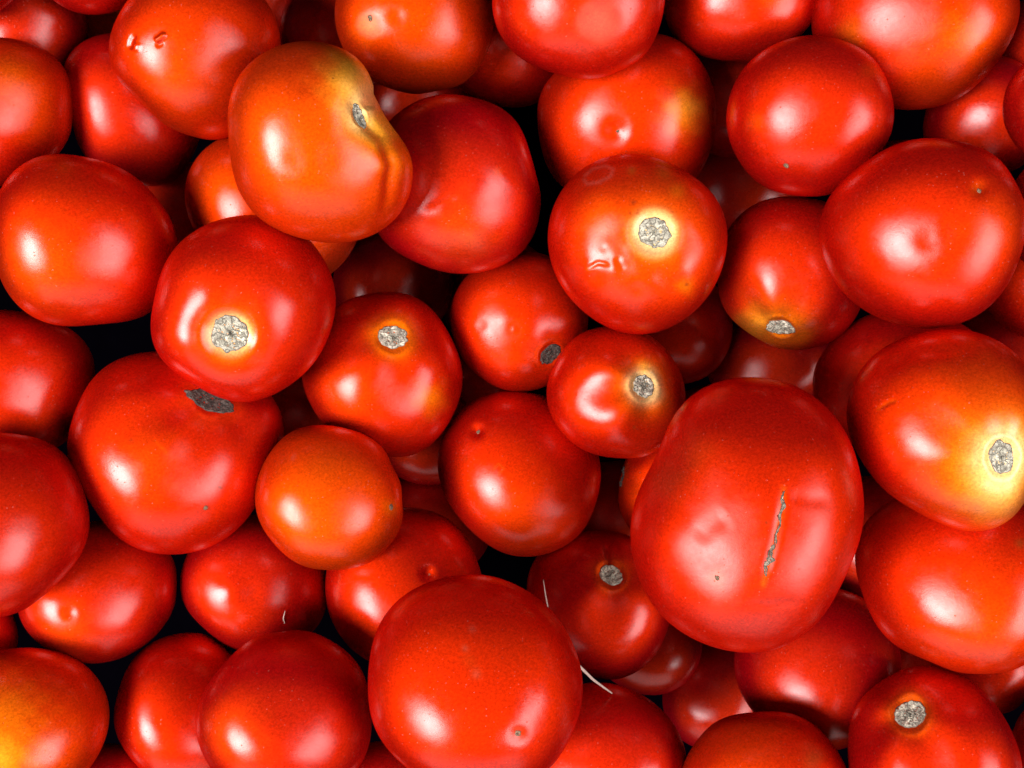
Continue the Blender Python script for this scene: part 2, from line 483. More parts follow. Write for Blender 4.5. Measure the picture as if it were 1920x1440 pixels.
# one entry per tomato: k key, c centre, o outline or e ellipse (rx, ry, turn), l how deep it lies (0 on top),
# t ripeness, also set lowest to paint gap shade into deep fruit, scar (x, y, rx, ry, turn) and further marks; measures in picture units, turned to real sizes below
SPECS = [
 # ---- on top of the pile
 dict(k='A2', l=0, lv=7, t=0.55, c=(603, 268), h=0.92,
      o=[(427,225),(432,180),(455,135),(500,97),(560,77),(620,84),(664,112),(690,148),(700,178),(718,215),(740,250),(762,285),(773,325),(765,375),(735,420),(690,447),(635,456),(575,450),(510,425),(457,375),(433,300)],
      scar=(679,216,16,28,32), dimple=0.035, dimw=0.30, sink=0.8, lobe=0.0, relief=2.0,
      grooves=[([(672,203),(640,174),(590,156),(535,160)], 26, 2.2), ([(655,180),(670,200),(690,228),(718,258),(733,310),(730,370),(715,425)], 12, 8), ([(692,205),(696,185),(699,165)], 12, 5)],
      halo=[('gold',2.6,0.4),('yellow',2.0,0.5),('cream',1.5,0.6)],
      spots=[(650,125,46,'gold',0.6),(668,160,34,'yellow',0.6),(668,155,44,'yellow',0.8),(685,185,30,'cream',0.6),(715,240,36,'yellow',0.8),(750,300,30,'gold',0.6),(560,270,95,'orange',0.4)],
      dents=[(555,300,26,3.0),(610,300,24,3.0),(648,150,48,-20),(738,300,36,-12)],
      label='orange tomato with a deep cleft and yellow shoulders around a slanting scar'),
 dict(k='A9', dentk=0.42, l=0, lv=7, t=0.40, c=(1196, 457), h=0.86,
      o=[(1030,430),(1045,375),(1080,330),(1130,298),(1185,290),(1245,300),(1300,330),(1345,375),(1362,430),(1358,490),(1335,545),(1290,595),(1240,620),(1185,625),(1125,605),(1075,565),(1040,510)],
      scar=(1228,435,30,31,0), dimple=0.05, dimw=0.3, lobe=0.006, relief=2.2, lump=0.010,
      halo=[('orange',4.5,0.5),('gold',1.7,0.7),('cream',1.35,0.9)],
      dents=[(1128,480,20,4.5),(1150,505,16,-4),(1105,500,16,-4),(1135,462,14,-3.5),(1175,500,20,4),(1245,520,30,4.5),(1215,525,22,-4),(1285,500,20,-4),(1165,470,14,3),(1290,450,26,3),(1195,540,16,4),(1118,520,14,3),(1270,545,20,3.5)],
      grooves=[([(1100,505),(1120,493),(1145,497)], 4, 2), ([(1155,480),(1168,510)], 7, 1.5)],
      lines=[([(1098,330),(1112,318),(1135,312),(1150,318),(1145,332),(1122,343),(1102,346),(1096,338)], 3.2, 'pink', 0.8), ([(1102,505),(1122,494),(1140,498)], 2.5, 'brown', 0.8)],
      spots=[(1245,325,14,'olive',0.35),(1185,320,7,'olive',0.4),(1188,380,4,'dark',0.8),(1195,400,3.5,'dark',0.8),(1182,400,3.5,'dark',0.8),(1285,535,14,'gold',0.7),(1286,532,3,'dark',0.8),(1120,420,30,'orange',0.7),(1130,390,26,'orange',0.6),(1250,380,50,'orange',0.5),(1270,360,14,'gold',0.4)],
      scuff=[(1120,325,28,0.4)],
      label='blemished tomato with wrinkled dents and a round white corky scar'),
 dict(k='A10', l=0, lv=7, t=0.36, c=(1730, 440),
      o=[(1537,440),(1550,380),(1590,330),(1650,285),(1730,263),(1800,268),(1860,290),(1905,340),(1920,390),(1918,440),(1905,500),(1870,560),(1820,600),(1750,615),(1680,607),(1610,575),(1560,520)],
      dents=[(1838,352,16,6),(1742,450,26,3.5),(1780,440,20,2)], tips=[(1838,356,5)], spots=[(1834,350,12,'orange',0.7),(1870,420,70,'orange',0.35)],
      label='large smooth red tomato with a tiny pale blossom pit at its upper edge'),
 dict(k='A12', l=0, lv=7, t=0.38, c=(1765, 805),
      o=[(1590,770),(1605,710),(1650,660),(1720,628),(1790,620),(1860,635),(1920,680),(1950,755),(1948,850),(1925,930),(1870,985),(1800,993),(1730,965),(1665,925),(1615,860),(1592,810)],
      scar=(1887,860,24,28,10), dimple=0.05, dimw=0.3, lobe=0.008, relief=2.2,
      halo=[('gold',3.6,0.65),('yellow',2.7,0.7),('cream',2.0,0.8)],
      spots=[(1840,760,90,'orange',0.6),(1800,950,90,'orange',0.55),(1870,930,55,'yellow',0.4),(1870,920,40,'cream',0.2)],
      grooves=[([(1640,700),(1720,660),(1830,655)], 14, 4), ([(1645,768),(1668,755),(1682,750)], 4, 1.2)],
      lines=[([(1648,768),(1665,757),(1680,752)], 3, 'orange', 0.7)],
      label='orange tomato with a pale yellow patch around its white scar beside the cracked one'),
 dict(k='A13', l=0, lv=7, t=0.38, c=(1402, 965), h=0.88,
      o=[(1180,1010),(1186,950),(1212,885),(1243,825),(1280,762),(1335,722),(1400,710),(1460,715),(1520,740),(1570,790),(1605,860),(1620,930),(1615,1000),(1590,1070),(1545,1150),(1490,1205),(1440,1217),(1370,1217),(1300,1195),(1245,1160),(1200,1095)],
      cracks=[([(1470,921),(1466,934),(1470,949),(1462,966),(1464,984),(1455,1002),(1455,1018),(1445,1033),(1445,1048),(1436,1060),(1436,1080)], [1.5,3.5,4.5,3.5,3,2,3,6,7.5,6.5,1.5])],
      grooves=[([(1470,915),(1466,960),(1455,1010),(1440,1060),(1432,1086)], 8, 2.5), ([(1305,1015),(1335,985),(1365,965)], 20, 2), ([(1395,1128),(1440,1136),(1500,1130)], 9, 1.3), ([(1478,930),(1515,936),(1560,936)], 16, 1.4)],
      lines=[([(1469,915),(1466,960),(1455,1010),(1440,1060),(1431,1095)], 5.0, 'gold', 0.28)],
      dents=[(1350,1075,40,3),(1260,860,40,5),(1500,990,40,2.5),(1420,940,40,-3),(1530,1000,50,-4),(1310,800,60,-7),(1545,850,60,-7),(1240,1010,55,-8),(1480,1170,60,5),(1360,1150,60,-6),(1420,790,60,4)],
      tips=[(1345,1083,5)],
      spots=[(1250,900,35,'brown',0.35),(1300,850,40,'brown',0.25),(1345,1083,12,'grey',0.35),(1437,980,3,'dark',0.8)], scuff=[(1400,1010,190,0.25)],
      label='biggest tomato, with a grey corky growth crack running down its face'),
 dict(k='A15', l=0, lv=7, t=0.36, c=(890, 1282),
      o=[(688,1290),(695,1220),(720,1160),(770,1110),(840,1080),(900,1076),(960,1090),(1020,1130),(1065,1190),(1088,1250),(1090,1310),(1070,1380),(1030,1440),(960,1482),(880,1488),(800,1465),(730,1410),(695,1350)],
      dents=[(972,1378,14,6),(975,1350,30,-3),(880,1180,60,-2)], tips=[(972,1376,7)],
      spots=[(972,1376,11,'brown',0.4),(885,1180,7,'grey',0.18),(872,1215,6,'grey',0.22),(893,1265,9,'grey',0.2),(880,1240,14,'brown',0.2)],
      label='big round red tomato at the bottom with a small star-shaped blossom scar'),
 dict(k='A16', l=0, lv=7, t=0.36, c=(457, 577), h=0.88,
      o=[(286,620),(290,560),(310,500),(350,445),(400,415),(460,402),(520,410),(570,440),(605,480),(628,540),(625,600),(600,660),(560,710),(510,740),(460,752),(400,738),(345,705),(300,665)],
      scar=(428,631,33,34,0), dimple=0.12, dimw=0.30, lobe=0.010, relief=3.0, halo=[('orange',2.0,0.4),('gold',1.28,0.6),('cream',1.12,0.4)],
      label='red tomato with a large shaggy cream scar facing up, lying over the dark-scarred one'),
 dict(k='A19', l=0, t=0.54, c=(617, 934),
      o=[(477,920),(490,875),(525,825),(570,800),(625,798),(680,812),(725,850),(750,900),(758,950),(745,1000),(715,1040),(660,1065),(600,1068),(545,1050),(505,1010),(480,965)],
      tips=[(734,951,7)], spots=[(734,951,14,'gold',0.6),(600,1000,90,'orange',0.5)],
      label='small plain orange tomato, smooth and scarless, in the lower left middle'),
 dict(k='A22', l=0, lv=7, t=0.42, c=(1154, 737), h=0.92,
      o=[(1025,730),(1040,680),(1070,640),(1120,615),(1175,615),(1225,635),(1265,680),(1283,735),(1275,790),(1240,840),(1190,858),(1130,855),(1080,835),(1040,790)],
      scar=(1210,723,20,24,0), dimple=0.05, dimw=0.3, lobe=0.03, relief=2.2, halo=[('orange',3.2,0.5),('gold',2.2,0.75),('cream',1.5,0.8)],
      spots=[(1208,690,10,'yellow',0.6),(1114,731,3,'dark',0.9),(1190,802,4,'brown',0.7)],
      label='small tomato with an oval pale scar in the middle, touching the cracked tomato'),
 dict(k='A7', l=0, t=0.30, c=(1519, 217),
      o=[(1362,230),(1372,170),(1400,125),(1450,85),(1510,66),(1570,70),(1630,100),(1665,150),(1675,200),(1670,250),(1640,300),(1590,350),(1530,368),(1470,362),(1415,335),(1380,290)],
      tips=[(1474,311,6)], spots=[(1420,230,18,'orange',0.5),(1635,130,18,'orange',0.4)], scuff=[(1490,130,50,0.25)],
      label='roundish red tomato with a tiny pale speck of a scar near its lower edge'),
 dict(k='A4', l=0, lv=7, t=0.33, c=(1085, 15),
      o=[(922,0),(930,50),(955,90),(1000,122),(1060,143),(1115,147),(1170,130),(1215,95),(1238,50),(1248,0),(1235,-60),(1180,-110),(1090,-130),(1000,-110),(940,-60)],
      dents=[(1125,45,40,5),(1040,95,50,-3)], spots=[(1122,45,36,'pink',0.55)], scuff=[(1122,42,42,0.9)],
      label='red tomato cut off by the top edge with a dull bruised patch'),
 dict(k='A3', l=1, lv=7, t=0.48, c=(776, 42),
      o=[(628,20),(635,70),(660,120),(710,160),(790,178),(850,165),(900,120),(922,60),(922,10),(900,-50),(850,-85),(780,-95),(700,-80),(645,-35)],
      tips=[(693,34,6)], spots=[(693,50,26,'gold',0.5),(690,52,13,'olive',0.35),(780,90,80,'orange',0.4)], scuff=[(690,50,26,0.5)],
      dents=[(745,30,16,3)],
      label='orange-red tomato at the top edge with a small brown scabby mark'),
 dict(k='A1', l=1, lv=7, t=0.44, c=(367, 95),
      o=[(207,105),(215,50),(240,5),(285,-42),(360,-65),(450,-45),(500,5),(523,60),(518,130),(490,200),(430,258),(370,258),(310,235),(255,190),(220,145)],
      grooves=[([(290,78),(300,72),(312,62)], 5, -4.5), ([(292,86),(306,79)], 5, 2), ([(243,94),(245,78),(254,62)], 5, 3.5), ([(253,97),(257,80)], 6, -2)],
      lines=[([(294,77),(309,65)], 3, 'orange', 0.6)], spots=[(340,150,70,'orange',0.5)],
      label='orange-red tomato with two small raised nicks near the upper left corner'),
 dict(k='A5', l=1, t=0.30, c=(1390, 5),
      o=[(1245,0),(1252,50),(1285,90),(1340,112),(1395,117),(1450,105),(1500,65),(1530,25),(1538,-15),(1510,-80),(1450,-115),(1380,-122),(1300,-100),(1255,-50)],
      spots=[(1455,-5,25,'orange',0.6)],
      label='plain red tomato at the top edge right of the bruised one'),
 dict(k='A6', l=1, t=0.40, c=(1715, 45),
      o=[(1525,60),(1525,0),(1545,-60),(1610,-115),(1720,-130),(1830,-105),(1890,-50),(1911,0),(1905,50),(1880,100),(1835,155),(1770,195),(1710,205),(1650,195),(1580,155),(1540,110)],
      spots=[(1810,70,45,'gold',0.35),(1600,60,25,'olive',0.35),(1740,140,70,'orange',0.4)], scuff=[(1680,60,150,0.15)],
      label='large mottled orange tomato cut by the top edge near the right corner'),
 dict(k='A8', l=1, lv=7, t=0.42, c=(1176, 214),
      o=[(1008,220),(1018,170),(1045,130),(1100,85),(1170,62),(1240,66),(1290,90),(1325,135),(1343,190),(1343,240),(1325,300),(1290,350),(1230,378),(1160,385),(1100,372),(1055,350),(1028,315),(1013,270)],
      dents=[(1155,245,22,10),(1290,270,40,2)], tips=[(1158,247,4)], spots=[(1290,205,30,'yellow',0.65),(1282,230,26,'gold',0.5)],
      label='orange-red tomato with a navel-like pit and one yellow spot'),
 dict(k='A17', l=1, t=0.40, c=(160, 450),
      o=[(-12,430),(5,350),(35,313),(80,295),(140,290),(200,303),(260,335),(305,385),(330,440),(332,490),(315,540),(285,585),(220,603),(150,612),(90,605),(40,580),(5,525)],
      spots=[(120,312,14,'orange',0.4),(90,500,90,'orange',0.5)],
      label='wide red-orange tomato against the left edge, upper half of the picture'),
 dict(k='A20', l=1, lv=7, t=0.37, c=(716, 703),
      o=[(565,700),(580,650),(610,600),(650,565),(710,548),(770,555),(820,590),(850,640),(868,700),(860,750),(835,805),(790,845),(745,857),(690,842),(630,815),(585,765)],
      scar=(738,627,29,23,-8), dimple=0.05, dimw=0.3, lobe=0.02, relief=2.2, halo=[('orange',2.0,0.6),('gold',1.5,0.8)],
      spots=[(808,748,26,'gold',0.75),(800,745,10,'olive',0.3),(650,735,50,'orange',0.4)],
      label='tomato with an oval scar near its top and a yellowish spot lower down'),
 dict(k='A21', dentk=0.4, l=1, lv=7, t=0.40, c=(975, 603),
      o=[(845,600),(855,550),(890,505),(940,478),(990,472),(1040,487),(1085,530),(1102,590),(1095,650),(1060,700),(1012,728),(970,735),(920,720),(880,690),(855,650)],
      scar=(1036,668,25,18,50), darkscar=True, dimple=0.04, dimw=0.35, halo=[('orange',1.6,0.4)],
      dents=[(965,618,14,5),(945,590,22,-3),(962,618,24,-3),(900,610,12,3),(965,618,7,-3)],
      label='tomato with a blistered ring on its face, its dark scar against a smaller tomato'),
 dict(k='A18', l=1, lv=7, t=0.36, c=(330, 850),
      o=[(128,830),(140,770),(170,715),(220,675),(290,662),(370,664),(450,690),(510,745),(532,800),(520,860),(500,915),(465,965),(420,1010),(350,1035),(290,1037),(230,1015),(185,965),(150,910)],
      scar=(399,744,43,19,-28), darkscar=True, dimple=0.07, dimw=0.36, lobe=0.010, sink=1.5, halo=[('orange',1.3,0.3)],
      dents=[(315,870,30,1.5)], tips=[(385,951,5)],
      spots=[(280,860,60,'orange',0.4),(412,913,5,'dark',0.7),(385,951,5,'dark',0.7),(245,825,5,'dark',0.5)],
      lines=[([(290,825),(315,850)], 2.5, 'orange', 0.5)],
      label='big red tomato with a long dark scar half hidden under its neighbour'),
 dict(k='A14', l=1, t=0.42, c=(1800, 1098),
      o=[(1602,1040),(1620,985),(1670,940),(1760,915),(1860,920),(1950,965),(1995,1040),(1998,1120),(1970,1200),(1915,1250),(1840,1266),(1760,1250),(1690,1215),(1640,1160),(1610,1090)],
      spots=[(1912,1018,8,'brown',0.7),(1860,1180,90,'orange',0.5)],
      label='large red-orange tomato cut by the right edge below the pale-patched one'),
 dict(k='A56', l=0, t=0.34, c=(-8, 985),
      o=[(165,960),(150,900),(120,850),(60,818),(0,810),(-80,820),(-140,870),(-175,950),(-178,1020),(-150,1090),(-90,1145),(0,1158),(50,1140),(100,1100),(145,1050),(165,1000)],
      label='big red tomato cut by the left edge in the lower half, lying over its neighbours'),
 dict(k='A53', l=1, t=0.27, c=(531, 1345), h=0.98,
      o=[(368,1370),(378,1310),(410,1258),(460,1210),(520,1185),(580,1187),(640,1215),(680,1260),(695,1320),(695,1390),(665,1450),(600,1495),(520,1505),(440,1480),(390,1430)],
      dents=[(540,1330,60,4),(510,1390,60,-4)], spots=[(430,1370,60,'orange',0.3)], scuff=[(540,1270,100,0.15)],
      label='dusky dark-topped red tomato at the bottom edge left of the big round one'),
 dict(k='A23', l=2, lv=7, t=0.36, c=(975, 890),
      o=[(820,850),(840,800),(880,755),(930,737),(985,735),(1045,755),(1095,805),(1123,850),(1128,895),(1120,945),(1090,1000),(1040,1035),(985,1043),(930,1030),(880,990),(840,940),(825,895)],
      dents=[(893,806,12,6),(945,895,40,-3)], tips=[(893,806,5)],
      lines=[([(925,880),(935,870),(945,878),(935,890)], 2, 'brown', 0.5)], spots=[(890,910,6,'dark',0.4),(873,860,5,'dark',0.4),(985,980,80,'orange',0.35)],
      label='red tomato with a small pinched blossom end, in the very middle of the pile'),
 dict(k='A24', l=1, t=0.20, c=(855, 350),
      o=[(695,380),(698,300),(720,240),(760,203),(820,180),(880,182),(940,205),(980,250),(1000,310),(1013,365),(1008,420),(982,468),(930,500),(870,512),(800,500),(745,472),(708,435)],
      dents=[(855,385,22,3),(960,380,40,4),(1000,370,25,-4)], grooves=[([(800,395),(840,375),(855,368)], 6, 2.5)],
      spots=[(870,440,60,'orange',0.5),(933,322,8,'orange',0.5),(880,445,14,'orange',0.6)],
      label='deep red tomato tucked behind the cleft orange one, with a fold on its face'),
 dict(k='A11', l=1, lv=7, t=0.28, c=(1480, 510),
      o=[(1347,520),(1360,445),(1395,397),(1450,370),(1510,370),(1565,388),(1605,440),(1622,500),(1618,560),(1600,600),(1560,640),(1500,655),(1430,640),(1382,608),(1352,565)],
      scar=(1462,620,27,18,5), dimple=0.04, dimw=0.3, lobe=0.02, relief=2.0, halo=[('olive',2.2,0.5),('gold',1.5,0.3)],
      spots=[(1420,612,30,'yellow',0.6),(1400,605,20,'olive',0.4),(1500,632,20,'gold',0.5),(1430,560,60,'orange',0.3),(1460,640,30,'gold',0.4)],
      label='darker red tomato with a greenish-yellow scar at its lower rim'),
 # ---- behind
 dict(k='A25', l=2, t=0.49, c=(515, 388), e=(166, 150, 20), spots=[(400,330,60,'orange',0.5),(630,480,60,'brown',0.25)],
      label='orange tomato showing on both sides beneath the cleft one'),
 dict(k='A26', dz=0.015, l=2, t=0.24, c=(250, 207),
      o=[(118,140),(140,92),(185,66),(240,62),(310,80),(365,130),(385,200),(372,265),(345,322),(300,350),(245,345),(180,315),(140,250),(125,190)],
      label='dark red tomato under the nicked one, with one pink glint'),
 dict(k='A27', l=2, t=0.42, c=(-12, 207),
      o=[(137,200),(125,140),(90,100),(40,78),(0,70),(-70,85),(-130,130),(-158,200),(-145,280),(-90,335),(0,350),(70,330),(115,285),(133,250)],
      spots=[(20,140,40,'gold',0.3),(60,190,40,'orange',0.4)], scuff=[(30,170,70,0.3)],
      label='orange-red rough-skinned tomato cut by the left edge near the top'),
 dict(k='A28', dz=0.040, l=3, t=0.14, c=(58, 55), e=(112, 108, 0), label='dim maroon tomato in the upper left corner behind two others'),
 dict(k='A29', l=2, t=0.32, c=(-65, -75), e=(122, 112, 0), label='red sliver of a tomato in the extreme upper left corner'),
 dict(k='A30', l=2, t=0.28, c=(175, -98), e=(128, 125, 0), label='red tomato just dipping in at the top edge, left of the nicked one'),
 dict(k='A31', dz=0.040, l=3, t=0.18, c=(642, 55), e=(114, 114, 0), label='dark red tomato behind the scabby orange one at the top edge'),
 dict(k='A32', l=3, t=0.28, c=(940, 100), e=(118, 100, 20), label='red tomato squeezed beneath the bruised and the scabby tomatoes'),
 dict(k='A33', dz=0.030, l=2, t=0.18, c=(1850, 222), e=(122, 112, 150), label='dusky red tomato above the large smooth one, under the mottled orange'),
 dict(k='A34', l=1, t=0.28, c=(2002, 200), e=(120, 118, 0), label='red tomato rim peeping in at the right edge near the top'),
 dict(k='A35', l=1, t=0.26, c=(2015, 400), e=(135, 120, 0), label='narrow red tomato edge at right, behind the large smooth tomato'),
 dict(k='A36', l=1, t=0.32, c=(1962, 525), e=(128, 108, -15), label='red tomato on the right edge between the smooth and the pale-patched ones'),
 dict(k='A37', l=3, t=0.26, c=(1692, 352), e=(105, 92, 0), label='red scrap of a tomato between the speck-scarred and the large smooth one'),
 dict(k='A38', l=2, t=0.26, c=(1706, 722), e=(176, 145, 5), label='red tomato mostly hidden beneath the large smooth and pale-patched ones'),
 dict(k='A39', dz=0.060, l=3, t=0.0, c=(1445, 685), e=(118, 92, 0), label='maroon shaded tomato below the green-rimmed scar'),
 dict(k='A40', dz=0.030, l=2, t=0.24, c=(1272, 618), e=(105, 100, 0), label='shaded red tomato beneath the blemished one'),
 dict(k='A41', l=2, t=0.44, c=(1262, 915), e=(105, 112, 0), scar=(1166,893,9,24,0), darkscar=True, dimple=0.02, halo=[('orange',1.3,0.3)],
      label='dull orange tomato peeking out left of the cracked one'),
 dict(k='A43', dz=0.015, l=2, lv=7, t=0.22, c=(1124, 1134),
      o=[(990,1085),(1010,1040),(1060,1005),(1120,995),(1185,1008),(1235,1050),(1260,1110),(1256,1170),(1235,1218),(1190,1260),(1140,1273),(1085,1258),(1030,1215),(995,1150)],
      scar=(1147,1075,23,19,-20), dimple=0.05, dimw=0.3, lobe=0.02, relief=2.2, halo=[('brown',1.6,0.4),('orange',1.4,0.35)],
      grooves=[([(1132,1020),(1138,1040),(1143,1060)], 6, 4)], lines=[([(1130,1022),(1137,1040),(1142,1058)], 5, 'dark', 0.5)],
      label='dark red tomato with a small scar and a dark streak, beside the standing straw'),
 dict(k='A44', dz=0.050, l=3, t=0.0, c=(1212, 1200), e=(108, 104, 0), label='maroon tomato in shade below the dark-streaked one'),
 dict(k='A45', l=2, t=0.27, c=(1128, 1425), e=(153, 146, 0), label='red tomato at the bottom edge under the thicker straw'),
 dict(k='A46', l=1, t=0.46, c=(1436, 1470),
      o=[(1278,1450),(1310,1382),(1370,1342),(1440,1332),(1510,1345),(1560,1390),(1592,1445),(1590,1520),(1540,1580),(1440,1605),(1340,1585),(1285,1525)],
      spots=[(1525,1420,20,'brown',0.6),(1400,1400,70,'orange',0.4)], scuff=[(1525,1420,22,0.5)],
      label='brownish-orange tomato at the bottom edge with a dull brown patch'),
 dict(k='A47', dz=0.020, l=2, t=0.18, c=(1533, 1255),
      o=[(1375,1250),(1385,1190),(1430,1130),(1510,1100),(1600,1110),(1665,1160),(1690,1230),(1685,1290),(1650,1350),(1595,1398),(1530,1405),(1455,1375),(1400,1320)],
      label='dark red tomato with two glints directly below the cracked one'),
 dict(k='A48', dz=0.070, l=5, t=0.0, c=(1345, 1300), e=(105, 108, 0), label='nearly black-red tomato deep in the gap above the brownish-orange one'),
 dict(k='A49', l=1, lv=7, t=0.29, c=(1754, 1412),
      o=[(1590,1390),(1608,1330),(1650,1280),(1710,1253),(1780,1257),(1840,1290),(1885,1350),(1910,1410),(1915,1470),(1880,1540),(1800,1580),(1710,1580),(1630,1540),(1595,1470)],
      scar=(1703,1334,28,22,15), dimple=0.06, dimw=0.3, lobe=0.03, relief=3.0, halo=[('orange',1.7,0.45),('olive',1.3,0.3)],
      label='red tomato in the lower right corner with a dry grey-green scar'),
 dict(k='A50', dz=0.030, l=3, t=0.18, c=(1848, 1245), e=(100, 95, 0), label='dark pinkish red tomato above the lower right corner, under the large one'),
 dict(k='A51', l=3, t=0.12, c=(2000, 1420), e=(112, 120, 0), label='dark tomato sliver in the extreme lower right corner'),
 dict(k='A52', l=2, t=0.29, c=(476, 1092),
      o=[(338,1100),(345,1055),(372,1010),(430,975),(500,965),(560,990),(598,1040),(610,1095),(605,1150),(570,1195),(510,1220),(440,1219),(375,1172),(346,1135)],
      dents=[(435,1105,24,-4),(470,1120,26,3)],
      label='red tomato with a tiny fibre on it, below the small orange one'),
 dict(k='A54', l=2, t=0.33, c=(756, 1098),
      o=[(610,1095),(625,1030),(665,980),(720,955),(780,955),(835,972),(880,1020),(902,1075),(905,1130),(885,1190),(840,1240),(770,1258),(700,1245),(645,1205),(616,1150)],
      dents=[(803,1075,11,7)], lines=[([(638,1080),(630,1135)], 1.6, 'pink', 0.6)], tips=[(806,1076,4)],
      label='red tomato with a small dark pit, wedged behind the big bottom one'),
 dict(k='A55', l=2, t=0.31, c=(186, 1112),
      o=[(35,1150),(40,1090),(75,1030),(130,990),(200,975),(270,990),(320,1040),(334,1105),(312,1168),(255,1222),(180,1244),(110,1230),(60,1195)],
      dents=[(130,1150,12,3)], spots=[(130,1190,50,'orange',0.4)],
      label='red tomato with a slanted glint below the big dark-scarred one'),
 dict(k='A57', l=2, t=0.34, c=(20, 712),
      o=[(177,700),(160,645),(115,608),(60,588),(0,580),(-70,600),(-125,650),(-140,720),(-125,790),(-70,840),(10,858),(80,850),(130,820),(165,765)],
      label='red tomato at the left edge between the wide one and the big dark-scarred one'),
 dict(k='A58', l=2, t=0.48, c=(48, 1362),
      o=[(205,1345),(195,1290),(160,1245),(110,1220),(50,1213),(-20,1225),(-80,1270),(-110,1340),(-105,1420),(-60,1480),(20,1508),(100,1495),(160,1450),(192,1400)],
      spots=[(5,1330,60,'gold',0.7),(30,1400,60,'gold',0.4),(0,1420,40,'yellow',0.4)],
      label='tomato in the lower left corner turning golden yellow at its left'),
 dict(k='A59', l=2, t=0.26, c=(-82, 1188), e=(114, 112, 0), label='red tomato edge at the left border above the golden corner one'),
 dict(k='A60', l=2, t=0.33, c=(335, 1328),
      o=[(212,1355),(222,1290),(250,1232),(300,1196),(360,1186),(420,1205),(455,1260),(465,1330),(450,1410),(400,1465),(330,1478),(265,1445),(228,1400)],
      label='bright red tomato left of the dusky dark-topped one near the bottom'),
 dict(k='A62', l=2, t=0.28, c=(708, 1500), e=(112, 112, 0), label='red wedge of tomato at the bottom edge between dusky and big round ones'),
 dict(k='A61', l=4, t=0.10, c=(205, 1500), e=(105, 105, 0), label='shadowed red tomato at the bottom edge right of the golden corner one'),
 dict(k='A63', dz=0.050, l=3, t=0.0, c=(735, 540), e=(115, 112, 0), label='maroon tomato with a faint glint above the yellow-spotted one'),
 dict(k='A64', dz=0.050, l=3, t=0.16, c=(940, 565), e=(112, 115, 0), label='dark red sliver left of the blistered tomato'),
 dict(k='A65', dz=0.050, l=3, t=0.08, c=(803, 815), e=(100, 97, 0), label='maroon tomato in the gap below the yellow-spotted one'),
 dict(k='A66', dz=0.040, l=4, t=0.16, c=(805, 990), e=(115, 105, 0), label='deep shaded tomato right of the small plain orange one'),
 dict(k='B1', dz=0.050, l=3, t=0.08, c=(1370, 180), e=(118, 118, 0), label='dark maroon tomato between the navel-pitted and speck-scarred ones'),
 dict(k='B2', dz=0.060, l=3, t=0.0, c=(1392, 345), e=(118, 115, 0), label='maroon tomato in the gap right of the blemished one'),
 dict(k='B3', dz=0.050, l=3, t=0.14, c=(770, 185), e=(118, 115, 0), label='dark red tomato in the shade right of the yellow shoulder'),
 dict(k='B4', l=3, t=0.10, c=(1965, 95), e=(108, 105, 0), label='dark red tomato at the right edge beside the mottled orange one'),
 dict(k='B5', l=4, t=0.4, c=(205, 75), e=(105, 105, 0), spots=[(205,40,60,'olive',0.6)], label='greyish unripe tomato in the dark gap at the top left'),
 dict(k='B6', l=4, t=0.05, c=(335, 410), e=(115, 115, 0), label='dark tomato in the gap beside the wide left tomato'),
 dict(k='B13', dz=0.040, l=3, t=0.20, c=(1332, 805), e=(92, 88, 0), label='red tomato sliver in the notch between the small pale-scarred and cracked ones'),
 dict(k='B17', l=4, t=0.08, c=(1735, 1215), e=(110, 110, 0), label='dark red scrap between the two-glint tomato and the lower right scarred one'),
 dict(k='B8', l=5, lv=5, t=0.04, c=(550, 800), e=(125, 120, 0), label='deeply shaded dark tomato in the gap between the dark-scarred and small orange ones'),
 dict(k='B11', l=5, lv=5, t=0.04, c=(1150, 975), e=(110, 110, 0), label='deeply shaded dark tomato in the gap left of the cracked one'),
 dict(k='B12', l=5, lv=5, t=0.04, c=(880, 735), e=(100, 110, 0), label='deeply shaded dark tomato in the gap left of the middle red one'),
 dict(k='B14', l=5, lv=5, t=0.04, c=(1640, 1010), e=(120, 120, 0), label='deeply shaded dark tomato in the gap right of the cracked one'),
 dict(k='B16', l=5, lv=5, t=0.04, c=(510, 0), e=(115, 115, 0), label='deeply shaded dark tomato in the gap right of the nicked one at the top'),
 dict(k='B18', l=5, lv=5, t=0.04, c=(1900, 655), e=(115, 105, 0), label='deeply shaded dark tomato in the gap at the right edge above the pale-patched one'),
]



